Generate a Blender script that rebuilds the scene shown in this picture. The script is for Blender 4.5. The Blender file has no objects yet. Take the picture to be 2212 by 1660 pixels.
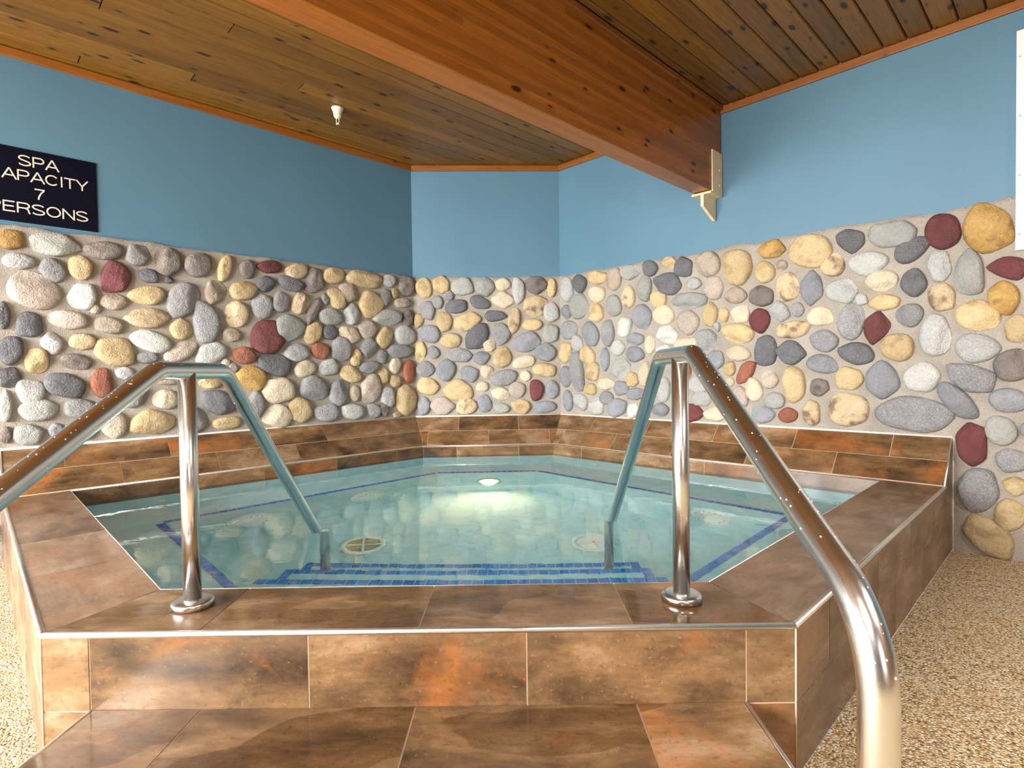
import bpy, bmesh, math, random
import numpy as np
from mathutils import Vector, Matrix

S = bpy.context.scene
COL = S.collection
random.seed(7)

# ------------------------------------------------------------------ camera
EYE = 1.148                                   # eye height above the floor
cam_data = bpy.data.cameras.new('camera')
cam = bpy.data.objects.new('camera', cam_data)
COL.objects.link(cam)
cam_data.sensor_width = 36.0
cam_data.lens = 1204.3 * 36.0 / 2212.0
cam_data.clip_start = 0.02
def camera_matrix(yaw, pitch, roll):
    cy, sy, cp, sp = math.cos(yaw), math.sin(yaw), math.cos(pitch), math.sin(pitch)
    xr = np.array([cy, -sy, 0.0])
    y1 = np.array([sy, cy, 0.0])
    fwd = cp * y1 + sp * np.array([0, 0, 1.0])
    zr = -sp * y1 + cp * np.array([0, 0, 1.0])
    c, s = math.cos(roll), math.sin(roll)
    right, up = c * xr - s * zr, s * xr + c * zr
    m = Matrix.Identity(4)
    for i in range(3):
        m[i][0], m[i][1], m[i][2] = right[i], up[i], -fwd[i]
    m[2][3] = EYE
    return m
cam.matrix_world = camera_matrix(-0.0108, -0.0224, 0.0142)
S.camera = cam

# ------------------------------------------------------------------ world, exposure
S.view_settings.view_transform = 'Standard'
S.view_settings.look = 'None'
S.view_settings.gamma = 1.0
S.view_settings.use_curve_mapping = False
S.view_settings.exposure = 0.45
S.cycles.use_denoising = True
S.cycles.use_adaptive_sampling = True
S.cycles.adaptive_threshold = 0.09
S.cycles.adaptive_min_samples = 16
S.cycles.max_bounces = 7
S.cycles.transmission_bounces = 5
S.cycles.glossy_bounces = 3
S.cycles.diffuse_bounces = 4
world = bpy.data.worlds.new('world')
S.world = world
world.use_nodes = True
bg = world.node_tree.nodes['Background']
bg.inputs[0].default_value = (0.86, 0.93, 1.0, 1)
bg.inputs[1].default_value = 0.9

# ------------------------------------------------------------------ plan of the place (metres)
def v2(x, y): return np.array([x, y], float)
FL, FR = v2(-1.339, 1.521), v2(0.761, 1.539)        # front outer corners of the spa
IL, IR = v2(-1.207, 1.839), v2(0.630, 1.858)        # front inner corners
WL, WR = v2(-2.840, 3.481), v2(2.276, 3.511)        # inner corners at the walls
BL, BR = v2(-0.928, 5.383), v2(0.333, 5.447)        # back inner corners
unit = lambda a: a / np.linalg.norm(a)
DL, DR = unit(WL - IL), unit(WR - IR)               # towards left / right wall
EL, ER = unit(BL - WL), unit(BR - WR)               # along the walls, towards the back
DL, DR = v2(-EL[1], EL[0]), v2(ER[1], -ER[0])
UB = unit(BR - BL)
NB = v2(-UB[1], UB[0])
COPE, LEDGE = 0.318, 0.264
OL, OR = WL - EL * COPE, WR - ER * COPE
def meet(P, e, Q, g):
    t = np.linalg.solve(np.array([e, -g]).T, Q - P)
    return P + e * t[0]
GAP = LEDGE + 0.02
CL = meet(BL + DL * GAP, EL, BL + NB * GAP, UB)      # wall corners (paint plane)
CR = meet(BR + DR * GAP, ER, BR + NB * GAP, UB)
Z_DECK, Z_WATER, Z_LEDGE = 0.435, 0.340, 0.701
Z_STONE, Z_TRIM, Z_CEIL = 2.112, 3.181, 3.241
Z_BENCH, Z_STEP2, Z_STEP3, Z_POOL = -0.122, -0.342, -0.552, -0.752
Z_TREAD = 0.219
ROOM = 8.2
AP = meet(CL, EL, CR, ER)                            # where the two long walls would meet
RA = AP - EL * ROOM
RB = AP - ER * ROOM
RC = RA + RB - AP

# ------------------------------------------------------------------ daylight from the windows behind the camera, weak fill added on the right
def rear_area_light(name, a, b, z0, z1, inward, power, colour):
    d = bpy.data.lights.new(name, 'AREA')
    d.shape = 'RECTANGLE'
    d.size = float(np.linalg.norm(b - a)); d.size_y = z1 - z0
    d.energy = power; d.color = colour
    o = bpy.data.objects.new(name, d)
    COL.objects.link(o)
    m = (a + b) / 2 + inward * 0.04
    o.location = (m[0], m[1], (z0 + z1) / 2)
    d.spread = math.radians(135)                             # skylight comes down through the glass
    o.rotation_euler = Vector((inward[0], inward[1], -0.36)).to_track_quat('-Z', 'Y').to_euler()
    return o
WINDOWS_LEFT = [(0.3, 2.1), (2.4, 4.2)]       # along the wall RA -> RC
FILL_RIGHT = [(4.6, 6.2)]                               # added fill opening, no window known along RB -> RC
dA, dB = unit(RC - RA), unit(RC - RB)
for i, (s0, s1) in enumerate(WINDOWS_LEFT):
    rear_area_light('daylight_or_fill', RA + dA * s0, RA + dA * s1, 0.85, 2.55, DR, 235, (1.0, 0.985, 0.965))
for i, (s0, s1) in enumerate(FILL_RIGHT):
    rear_area_light('daylight_or_fill', RB + dB * s0, RB + dB * s1, 0.85, 2.55, DL, 6, (1.0, 0.97, 0.92))

# ------------------------------------------------------------------ helpers
def lin(r, g, b):
    f = lambda c: (c / 255 / 12.92) if c / 255 <= 0.04045 else ((c / 255 + 0.055) / 1.055) ** 2.4
    return (f(r), f(g), f(b), 1.0)
def v3(p, z): return Vector((float(p[0]), float(p[1]), float(z)))
def frame(o, x, y, z):
    m = Matrix.Identity(4)
    for i in range(3):
        m[i][0], m[i][1], m[i][2], m[i][3] = x[i], y[i], z[i], o[i]
    return m
def link(name, mesh, mat=None, parent=None, mw=None):
    o = bpy.data.objects.new(name, mesh)
    COL.objects.link(o)
    if mat and mesh and not mesh.materials: mesh.materials.append(mat)
    if parent: o.parent = parent
    if mw is not None: o.matrix_basis = mw
    return o
def pymesh(name, verts, faces, smooth=False, fix=True):
    me = bpy.data.meshes.new(name)
    me.from_pydata([tuple(map(float, v)) for v in verts], [], faces)
    if fix:
        bm = bmesh.new(); bm.from_mesh(me)
        bmesh.ops.recalc_face_normals(bm, faces=bm.faces)
        bm.to_mesh(me); bm.free()
    if smooth:
        me.polygons.foreach_set('use_smooth', [True] * len(me.polygons))
    me.update()
    return me
def tag(o, label=None, cat=None, group=None, kind=None):
    if label: o['label'] = label
    if cat: o['category'] = cat
    if group: o['group'] = group
    if kind: o['kind'] = kind
    return o
def empty(name, loc=(0, 0, 0)):
    o = bpy.data.objects.new(name, None)
    o.empty_display_size = 0.1
    COL.objects.link(o); o.location = loc
    return o
def prism(poly, z0, z1):
    """vertices and faces of a polygon (list of 2d points) swept from z0 to z1"""
    n = len(poly)
    v = [(p[0], p[1], z0) for p in poly] + [(p[0], p[1], z1) for p in poly]
    f = [list(range(n))[::-1], list(range(n, 2 * n))] + [[i, (i + 1) % n, n + (i + 1) % n, n + i] for i in range(n)]
    return v, f
def slab(name, poly, z0, z1, mat, parent=None, mw=None):
    v, f = prism(poly, z0, z1)
    return link(name, pymesh(name, v, f), mat, parent, mw)
def box(name, lo, hi, mat, parent=None, mw=None, bevel=0.0):
    v, f = prism([(lo[0], lo[1]), (hi[0], lo[1]), (hi[0], hi[1]), (lo[0], hi[1])], lo[2], hi[2])
    me = pymesh(name, v, f)
    if bevel:
        bm = bmesh.new(); bm.from_mesh(me)
        bmesh.ops.bevel(bm, geom=bm.edges[:], offset=bevel, segments=2, affect='EDGES', profile=0.5)
        bm.to_mesh(me); bm.free()
    return link(name, me, mat, parent, mw)
def lathe(name, prof, mat, parent=None, mw=None, seg=32, smooth=True):
    """prof: list of (r, z)"""
    v, f = [], []
    for r, z in prof:
        for k in range(seg):
            a = 2 * math.pi * k / seg
            v.append((r * math.cos(a), r * math.sin(a), z))
    for i in range(len(prof) - 1):
        for k in range(seg):
            f.append([i * seg + k, i * seg + (k + 1) % seg, (i + 1) * seg + (k + 1) % seg, (i + 1) * seg + k])
    f.append(list(range(seg))[::-1]); f.append([(len(prof) - 1) * seg + k for k in range(seg)])
    return link(name, pymesh(name, v, f, smooth), mat, parent, mw)
def rounded(pts, radii, n=10):
    pts = [Vector(p) for p in pts]
    out = [pts[0]]
    for i in range(1, len(pts) - 1):
        r = radii[i]
        a, b = (pts[i - 1] - pts[i]), (pts[i + 1] - pts[i])
        ang = a.angle(b)
        if r <= 0 or abs(ang - math.pi) < 1e-3: out.append(pts[i]); continue
        d = min(r / math.tan(ang / 2), a.length * 0.49, b.length * 0.49)
        p0, p1 = pts[i] + a.normalized() * d, pts[i] + b.normalized() * d
        bis = (a.normalized() + b.normalized()).normalized()
        rr = d * math.tan(ang / 2)
        c = pts[i] + bis * (rr / math.sin(ang / 2))
        q0, q1 = p0 - c, p1 - c
        for k in range(n + 1):
            w = q0.angle(q1); t = k / n
            out.append(c + (q0 * math.sin((1 - t) * w) + q1 * math.sin(t * w)) / math.sin(w))
    out.append(pts[-1])
    return out
def tube_mesh(name, path, rad, seg=24, cap=True):
    path = [Vector(p) for p in path]
    v, f = [], []
    t0 = (path[1] - path[0]).normalized()
    ref = Vector((1, 0, 0)) if abs(t0.x) < 0.9 else Vector((0, 1, 0))
    nrm = (ref - t0 * ref.dot(t0)).normalized()
    for i, p in enumerate(path):
        t = (path[min(i + 1, len(path) - 1)] - path[max(i - 1, 0)]).normalized()
        nrm = (nrm - t * nrm.dot(t)).normalized()
        bn = t.cross(nrm)
        for k in range(seg):
            a = 2 * math.pi * k / seg
            v.append(p + nrm * (rad * math.cos(a)) + bn * (rad * math.sin(a)))
    for i in range(len(path) - 1):
        for k in range(seg):
            f.append([i * seg + k, i * seg + (k + 1) % seg, (i + 1) * seg + (k + 1) % seg, (i + 1) * seg + k])
    if cap:
        f.append(list(range(seg))); f.append([(len(path) - 1) * seg + k for k in range(seg)])
    return pymesh(name, v, f, True)

# ------------------------------------------------------------------ materials
class NT:
    def __init__(self, name):
        self.m = bpy.data.materials.new(name); self.m.use_nodes = True
        self.t = self.m.node_tree; self.t.nodes.clear()
        self.out = self.t.nodes.new('ShaderNodeOutputMaterial')
        self.p = self.t.nodes.new('ShaderNodeBsdfPrincipled')
        self.t.links.new(self.p.outputs[0], self.out.inputs[0])
    def n(self, typ, **kw):
        nd = self.t.nodes.new('ShaderNode' + typ)
        for k, v in kw.items(): setattr(nd, k, v)
        return nd
    def set(self, sock, val):
        if isinstance(val, bpy.types.NodeSocket): self.t.links.new(val, sock)
        else: sock.default_value = val
        return self
    def coord(self, scale=(1, 1, 1), jitter=True, kind='Object'):
        tc = self.n('TexCoord')
        src = tc.outputs[kind]
        if jitter:
            oi = self.n('ObjectInfo')
            mul = self.n('VectorMath', operation='MULTIPLY'); self.set(mul.inputs[0], oi.outputs['Random']); mul.inputs[1].default_value = (71, 37, 53)
            add = self.n('VectorMath', operation='ADD'); self.set(add.inputs[0], src); self.set(add.inputs[1], mul.outputs[0]); src = add.outputs[0]
        mp = self.n('VectorMath', operation='MULTIPLY'); self.set(mp.inputs[0], src); mp.inputs[1].default_value = scale
        return mp.outputs[0]
    def noise(self, vec, scale, detail=4, rough=0.55, dist=0.0):
        nd = self.n('TexNoise'); self.set(nd.inputs['Vector'], vec); nd.inputs['Scale'].default_value = scale
        nd.inputs['Detail'].default_value = detail; nd.inputs['Roughness'].default_value = rough; nd.inputs['Distortion'].default_value = dist
        return nd.outputs['Fac']
    def voronoi(self, vec, scale, out='Distance', rnd=1.0):
        nd = self.n('TexVoronoi'); self.set(nd.inputs['Vector'], vec); nd.inputs['Scale'].default_value = scale; nd.inputs['Randomness'].default_value = rnd
        return nd.outputs[out]
    def ramp(self, fac, stops):
        nd = self.n('ValToRGB'); self.set(nd.inputs[0], fac)
        e = nd.color_ramp.elements
        while len(e) < len(stops): e.new(0.5)
        for el, (p, c) in zip(e, stops):
            el.position = p; el.color = c if len(c) == 4 else (*c, 1)
        return nd.outputs[0]
    def rng(self, fac, a, b, c=0.0, d=1.0):
        nd = self.n('MapRange'); self.set(nd.inputs[0], fac)
        for i, x in enumerate((a, b, c, d)): nd.inputs[i + 1].default_value = x
        return nd.outputs[0]
    def mix(self, fac, a, b, blend='MIX'):
        nd = self.n('Mix', data_type='RGBA', blend_type=blend)
        self.set(nd.inputs[0], fac); self.set(nd.inputs[6], a); self.set(nd.inputs[7], b)
        return nd.outputs[2]
    def rand(self): return self.n('ObjectInfo').outputs['Random']
    def bump(self, h, strength, dist=0.01):
        nd = self.n('Bump'); nd.inputs['Strength'].default_value = strength; nd.inputs['Distance'].default_value = dist
        self.set(nd.inputs['Height'], h); self.set(self.p.inputs['Normal'], nd.outputs[0])
    def done(self, base, rough=0.5, metal=0.0, spec=None):
        self.set(self.p.inputs['Base Color'], base); self.set(self.p.inputs['Roughness'], rough); self.p.inputs['Metallic'].default_value = metal
        if spec is not None: self.p.inputs['Specular IOR Level'].default_value = spec
        return self.m
grey = lambda x: (x, x, x, 1)

def mat_paint():
    k = NT('blue_paint'); c = k.coord(jitter=False)
    n = k.noise(c, 60, 3)
    k.bump(n, 0.08, 0.004)
    return k.done(k.mix(k.rng(k.noise(c, 1.3, 2), 0.3, 0.7), lin(83, 121, 142), lin(88, 127, 148)), 0.55)
def mat_wood(name, a, b, dark, bright=0.35, knots=0.5, rough=0.42, lam=0.0, upright=False):
    k = NT(name)
    g = k.coord((0.9, 14, 14)); kn = k.coord((3.2, 8.5, 8.5)); fine = k.coord((3, 90, 90))
    grain = k.noise(g, 2.2, 5, 0.6, 0.6)
    col = k.mix(k.rng(grain, 0.3, 0.72), a, b)
    col = k.mix(k.rng(k.noise(fine, 1.6, 3), 0.35, 0.75, 0, 0.45), col, dark)
    if lam:
        tc = k.n('TexCoord'); sx = k.n('SeparateXYZ'); k.set(sx.inputs[0], tc.outputs['Object'])
        d = k.n('Math', operation='DIVIDE'); k.set(d.inputs[0], sx.outputs[2]); d.inputs[1].default_value = lam
        fl = k.n('Math', operation='FLOOR'); k.set(fl.inputs[0], d.outputs[0])
        dx = k.n('Math', operation='DIVIDE'); k.set(dx.inputs[0], sx.outputs[0]); dx.inputs[1].default_value = 2.6
        wn0 = k.n('TexWhiteNoise', noise_dimensions='1D'); k.set(wn0.inputs['W'], fl.outputs[0])
        ad = k.n('Math', operation='ADD'); k.set(ad.inputs[0], dx.outputs[0]); k.set(ad.inputs[1], wn0.outputs['Value'])
        fx = k.n('Math', operation='FLOOR'); k.set(fx.inputs[0], ad.outputs[0])
        cb = k.n('CombineXYZ'); k.set(cb.inputs[0], fl.outputs[0]); k.set(cb.inputs[1], fx.outputs[0])
        wn = k.n('TexWhiteNoise', noise_dimensions='2D'); k.set(wn.inputs['Vector'], cb.outputs[0])
        col = k.mix(k.rng(wn.outputs['Value'], 0, 1, 0, 0.5), col, dark, 'MIX')
        fr = k.n('Math', operation='FRACT'); k.set(fr.inputs[0], d.outputs[0])
        col = k.mix(k.rng(fr.outputs[0], 0.0, 0.05, 0.55, 0.0), col, dark)
    if upright:                                             # knots lie in the x-z face
        sk = k.n('SeparateXYZ'); k.set(sk.inputs[0], kn); ck = k.n('CombineXYZ'); k.set(ck.inputs[0], sk.outputs[0]); k.set(ck.inputs[1], sk.outputs[2]); kn = ck.outputs[0]
    wob = k.n('VectorMath', operation='ADD'); k.set(wob.inputs[0], kn)
    wv = k.n('CombineXYZ'); k.set(wv.inputs[0], k.rng(k.noise(kn, 3.0, 2), 0, 1, -0.06, 0.06)); k.set(wv.inputs[1], k.rng(k.noise(kn, 4.0, 2), 0, 1, -0.06, 0.06)); k.set(wob.inputs[1], wv.outputs[0])
    vk = k.n('TexVoronoi', voronoi_dimensions='2D'); k.set(vk.inputs['Vector'], wob.outputs[0]); vk.inputs['Scale'].default_value = 1.0
    big, rnd = vk.outputs['Distance'], vk.outputs['Color']
    sp = k.n('SeparateColor'); k.set(sp.inputs[0], rnd)
    size = k.rng(sp.outputs[0], 1.0 - knots, 1.0, 0.0, 0.13)
    df = k.n('Math', operation='SUBTRACT'); k.set(df.inputs[0], size); k.set(df.inputs[1], big)
    col = k.mix(k.rng(df.outputs[0], -0.10, 0.0, 0.0, 0.35), col, dark)
    col = k.mix(k.rng(df.outputs[0], -0.015, 0.03, 0.0, 0.92), col, (dark[0] * 0.28, dark[1] * 0.25, dark[2] * 0.25, 1))
    hs = k.n('HueSaturation'); k.set(hs.inputs['Color'], col); k.set(hs.inputs['Value'], k.rng(k.rand(), 0, 1, 1 - bright, 1 + bright * 0.5))
    k.bump(k.noise(fine, 1.2, 2), 0.12, 0.003)
    return k.done(hs.outputs[0], rough)
def mat_tile(name, hue, wet=False):
    k = NT(name)
    c = k.coord((1.6, 3.4, 1)); c2 = k.coord((1, 1, 1)); st = k.coord((2.2, 26, 1))
    n1 = k.noise(c, 2.1, 8, 0.64, 0.3)
    rnd = k.n('TexWhiteNoise', noise_dimensions='1D'); k.set(rnd.inputs['W'], k.rand())
    sep = k.n('SeparateColor'); k.set(sep.inputs[0], rnd.outputs['Color'])
    sh = k.n('Math', operation='ADD'); k.set(sh.inputs[0], n1); k.set(sh.inputs[1], k.rng(sep.outputs[0], 0, 1, -0.075, 0.075))
    if hue == 'warm': stops = [(0.28, lin(58, 43, 30)), (0.42, lin(98, 73, 49)), (0.56, lin(128, 97, 65)), (0.7, lin(160, 132, 104))]
    else: stops = [(0.28, lin(72, 57, 46)), (0.42, lin(112, 88, 68)), (0.56, lin(136, 110, 88)), (0.7, lin(160, 138, 118))]
    col = k.ramp(sh.outputs[0], stops)
    rf = k.n('Math', operation='ADD'); k.set(rf.inputs[0], k.noise(c2, 2.3, 6, 0.62, 0.5)); k.set(rf.inputs[1], k.rng(sep.outputs[1], 0, 1, -0.09, 0.07))
    rust = k.rng(rf.outputs[0], 0.54, 0.74, 0, 0.85)
    col = k.mix(rust, col, lin(172, 102, 50) if hue == 'warm' else lin(148, 106, 76))
    col = k.mix(k.rng(k.noise(st, 3, 6, 0.7), 0.5, 0.78, 0, 0.35), col, lin(58, 42, 34))
    col = k.mix(k.rng(k.noise(c2, 55, 4, 0.65), 0.55, 0.72, 0, 0.5), col, lin(62, 44, 32))
    col = k.mix(k.rng(k.noise(c2, 90, 3, 0.6), 0.62, 0.74, 0, 0.35), col, lin(176, 140, 108))
    hs = k.n('HueSaturation'); k.set(hs.inputs['Color'], col); k.set(hs.inputs['Value'], k.rng(k.rand(), 0, 1, 0.8, 1.06))
    k.bump(k.noise(c2, 45, 4), 0.06, 0.002)
    rough, col = k.rng(k.noise(c2, 5, 3), 0.3, 0.7, 0.22, 0.36), hs.outputs[0]
    if wet:                                                 # pooled water: darker and glossier, with its own sharp outline
        w = k.rng(k.noise(k.coord((1.2, 2.2, 1)), 1.6, 3, 0.45), 0.49, 0.505)
        col = k.mix(w, col, k.mix(1.0, col, (0.62, 0.58, 0.5, 1), 'MULTIPLY'))
        mr = k.n('Mix', data_type='FLOAT'); k.set(mr.inputs[0], w); k.set(mr.inputs[2], rough); mr.inputs[3].default_value = 0.12
        rough = mr.outputs[0]
    return k.done(col, rough)
def mat_stone(code, rgb, rgb2, speck=None, patch=None, strength=0.5):
    k = NT('stone_' + code)
    c = k.coord()
    n = k.noise(c, 9, 6, 0.6, 0.4)
    col = k.mix(k.rng(n, 0.32, 0.7), lin(*rgb), lin(*rgb2))
    if patch: col = k.mix(k.rng(k.noise(c, 11, 3, 0.5), 0.53, 0.66), col, lin(*patch))
    if speck: col = k.mix(k.rng(k.noise(c, 190, 2, 0.6), 0.52, 0.62, 0, 0.75), col, lin(*speck))
    col = k.mix(k.rng(k.noise(c, 60, 4), 0.3, 0.7, 0.0, 0.28), col, lin(*[x * 0.6 for x in rgb]))
    hs = k.n('HueSaturation'); k.set(hs.inputs['Color'], col); k.set(hs.inputs['Value'], k.rng(k.rand(), 0, 1, 0.84, 1.12))
    h = k.n('Math', operation='ADD'); k.set(h.inputs[0], k.noise(c, 22, 5, 0.6)); k.set(h.inputs[1], k.noise(c, 95, 4, 0.6))
    k.bump(h.outputs[0], strength + 0.25, 0.017)
    return k.done(hs.outputs[0], 0.68)
def mat_mortar():
    k = NT('mortar'); c = k.coord(jitter=False)
    col = k.mix(k.rng(k.noise(c, 5, 5), 0.3, 0.7), lin(170, 161, 149), lin(194, 185, 172))
    col = k.mix(k.rng(k.noise(c, 260, 2), 0.5, 0.72, 0, 0.6), col, lin(112, 100, 88))
    h = k.n('Math', operation='ADD'); k.set(h.inputs[0], k.noise(c, 30, 5)); k.set(h.inputs[1], k.noise(c, 210, 3))
    k.bump(h.outputs[0], 0.8, 0.012)
    return k.done(col, 0.9)
def mat_plain(name, rgb, rough=0.5, metal=0.0, var=0.06, bump=0.0, bscale=60):
    k = NT(name); c = k.coord(jitter=False)
    f = k.rng(k.noise(c, 12, 4), 0.3, 0.7)
    col = k.mix(f, lin(*[x * (1 - var) for x in rgb]), lin(*[min(255, x * (1 + var)) for x in rgb]))
    if bump: k.bump(k.noise(c, bscale, 4), bump, 0.004)
    return k.done(col, rough, metal)
def mat_steel(name, rough, rgb=(205, 205, 202)):
    k = NT(name); c = k.coord((1, 1, 1), jitter=False)
    n = k.noise(c, 55, 4, 0.6)
    pass
    return k.done(lin(*rgb), k.rng(n, 0.35, 0.75, rough, rough + 0.05), 1.0)
def mat_floor():
    k = NT('pebble_floor'); c = k.coord(jitter=False)
    vc = k.voronoi(c, 140, 'Color'); vd = k.voronoi(c, 140)
    sp = k.n('SeparateColor'); k.set(sp.inputs[0], vc)
    col = k.ramp(sp.outputs[0], [(0.0, lin(150, 114, 72)), (0.2, lin(204, 172, 122)), (0.5, lin(226, 202, 158)), (0.75, lin(240, 224, 192)), (1.0, lin(250, 242, 226))])
    col = k.mix(k.rng(sp.outputs[1], 0.9, 0.93), col, lin(84, 62, 44))
    col = k.mix(k.rng(vd, 0.45, 0.75, 0, 0.75), col, lin(134, 104, 70))
    col = k.mix(k.rng(k.noise(c, 3, 4), 0.35, 0.7, 0, 0.3), col, lin(190, 158, 108))
    inv = k.n('Math', operation='SUBTRACT'); inv.inputs[0].default_value = 1.0; k.set(inv.inputs[1], vd)
    k.bump(inv.outputs[0], 0.9, 0.006)
    return k.done(col, 0.55)
def mat_water():
    k = NT('spa_water'); c = k.coord(jitter=False)
    h = k.n('Math', operation='ADD'); k.set(h.inputs[0], k.noise(k.coord((1, 2.2, 1), False), 5, 3, 0.5, 0.8)); k.set(h.inputs[1], k.noise(c, 1.7, 2))
    k.p.inputs['Transmission Weight'].default_value = 1.0
    k.p.inputs['IOR'].default_value = 1.333
    k.bump(h.outputs[0], 0.036, 0.02)
    return k.done((0.78, 0.97, 0.99, 1), 0.0)
def mat_drop():
    k = NT('water_drop'); k.p.inputs['Transmission Weight'].default_value = 0.55; k.p.inputs['IOR'].default_value = 1.333
    return k.done((0.95, 0.97, 0.98, 1), 0.04)
def mat_emit(name, rgb, strength):
    k = NT(name); k.p.inputs['Emission Color'].default_value = (*rgb, 1); k.p.inputs['Emission Strength'].default_value = strength
    return k.done((*rgb, 1), 0.4)
PAINT = mat_paint()
REARDARK = mat_wood('rear_bounce_cut', lin(120, 84, 52), lin(100, 68, 40), lin(70, 46, 26), 0.0, 0.2)  # dark wood put on the unseen rear walls to cut bounced light
GROOVE = mat_plain('board_groove', (38, 22, 8), 0.8)
WOOD = mat_wood('cedar_ceiling', lin(150, 104, 31), lin(120, 79, 19), lin(72, 45, 9), 0.3, 0.8)
BEAMW = mat_wood('glulam_beam', lin(194, 122, 46), lin(166, 96, 30), lin(98, 52, 16), 0.0, 0.35, 0.34, 0.038, True)
TRIMW = mat_wood('cedar_trim', lin(160, 100, 38), lin(134, 76, 24), lin(92, 48, 14), 0.1, 0.4)
TILE, TILE2 = mat_tile('rust_tile', 'warm'), mat_tile('taupe_tile', 'cool')
TILEWET = mat_tile('rust_tile_wet', 'warm', True)
DROP = mat_drop()
GROUT = mat_plain('grout', (196, 168, 140), 0.8, bump=0.3)
WGROUT = mat_plain('white_caulk', (232, 226, 216), 0.6)
MORTAR = mat_mortar()
STEEL = mat_steel('stainless_steel', 0.23, (222, 222, 220))
TRIMM = mat_steel('aluminium_trim', 0.36, (232, 229, 224))
FLOORM = mat_floor()
WATER = mat_water()
PLASTER = mat_plain('pool_plaster', (188, 226, 230), 0.75, var=0.04, bump=0.2)
MOSAIC = [mat_plain('blue_mosaic_%d' % i, c, 0.18, var=0.1) for i, c in enumerate([(6, 128, 212), (16, 120, 208), (70, 142, 216), (8, 106, 192)])]
WHITE = mat_plain('white_board', (232, 234, 228), 0.45, var=0.02)
CREAM = mat_plain('cream_steel', (236, 214, 172), 0.5, var=0.03, bump=0.15, bscale=25)
SIGNM = mat_plain('navy_sign', (6, 8, 24), 0.55, var=0.1)
for _n in SIGNM.node_tree.nodes:
    if _n.type == 'BSDF_PRINCIPLED': _n.inputs['Specular IOR Level'].default_value = 0.12
LETTER = mat_plain('sign_lettering', (214, 206, 190), 0.5, var=0.02)
NAIL = mat_plain('dark_nail', (60, 58, 54), 0.5)
IVORY = mat_plain('ivory_enamel', (226, 222, 200), 0.35, var=0.03)
OLIVE = mat_plain('drain_cover', (150, 150, 104), 0.6, var=0.1)
PALE = mat_plain('pale_plastic', (240, 246, 242), 0.4, var=0.02, bump=0.2)
LAMP = mat_emit('lamp_lens', (1.0, 0.70, 0.30), 7)
STONE = {
 'Y': mat_stone('gold', (208, 170, 104), (178, 138, 74), patch=(152, 118, 70)),
 'y': mat_stone('yellow', (224, 200, 156), (206, 178, 130), patch=(190, 162, 120)),
 'c': mat_stone('cream', (234, 218, 192), (220, 201, 172)),
 't': mat_stone('tan', (200, 184, 165), (180, 162, 145), patch=(158, 142, 127)),
 'p': mat_stone('pink', (214, 198, 184), (195, 178, 165), speck=(175, 159, 147)),
 'g': mat_stone('grey', (162, 160, 159), (141, 140, 140)),
 'd': mat_stone('dark', (120, 120, 124), (92, 92, 97), speck=(146, 145, 147)),
 'b': mat_stone('bluegrey', (166, 167, 172), (142, 145, 151)),
 'l': mat_stone('light', (210, 210, 207), (191, 191, 188), speck=(169, 169, 167)),
 'G': mat_stone('greengrey', (187, 187, 180), (167, 169, 163)),
 'w': mat_stone('white', (222, 222, 216), (204, 204, 196)),
 'r': mat_stone('maroon', (128, 70, 70), (102, 54, 56)),
 'o': mat_stone('terracotta', (180, 116, 90), (152, 90, 68)),
 'k': mat_stone('brown', (152, 142, 134), (126, 118, 112), patch=(106, 99, 94)),
 's': mat_stone('speckled', (174, 173, 174), (150, 150, 152), speck=(217, 215, 214), strength=0.7),
 'm': mat_stone('mottled', (230, 208, 171), (210, 182, 143), patch=(141, 116, 95)),
}
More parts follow.
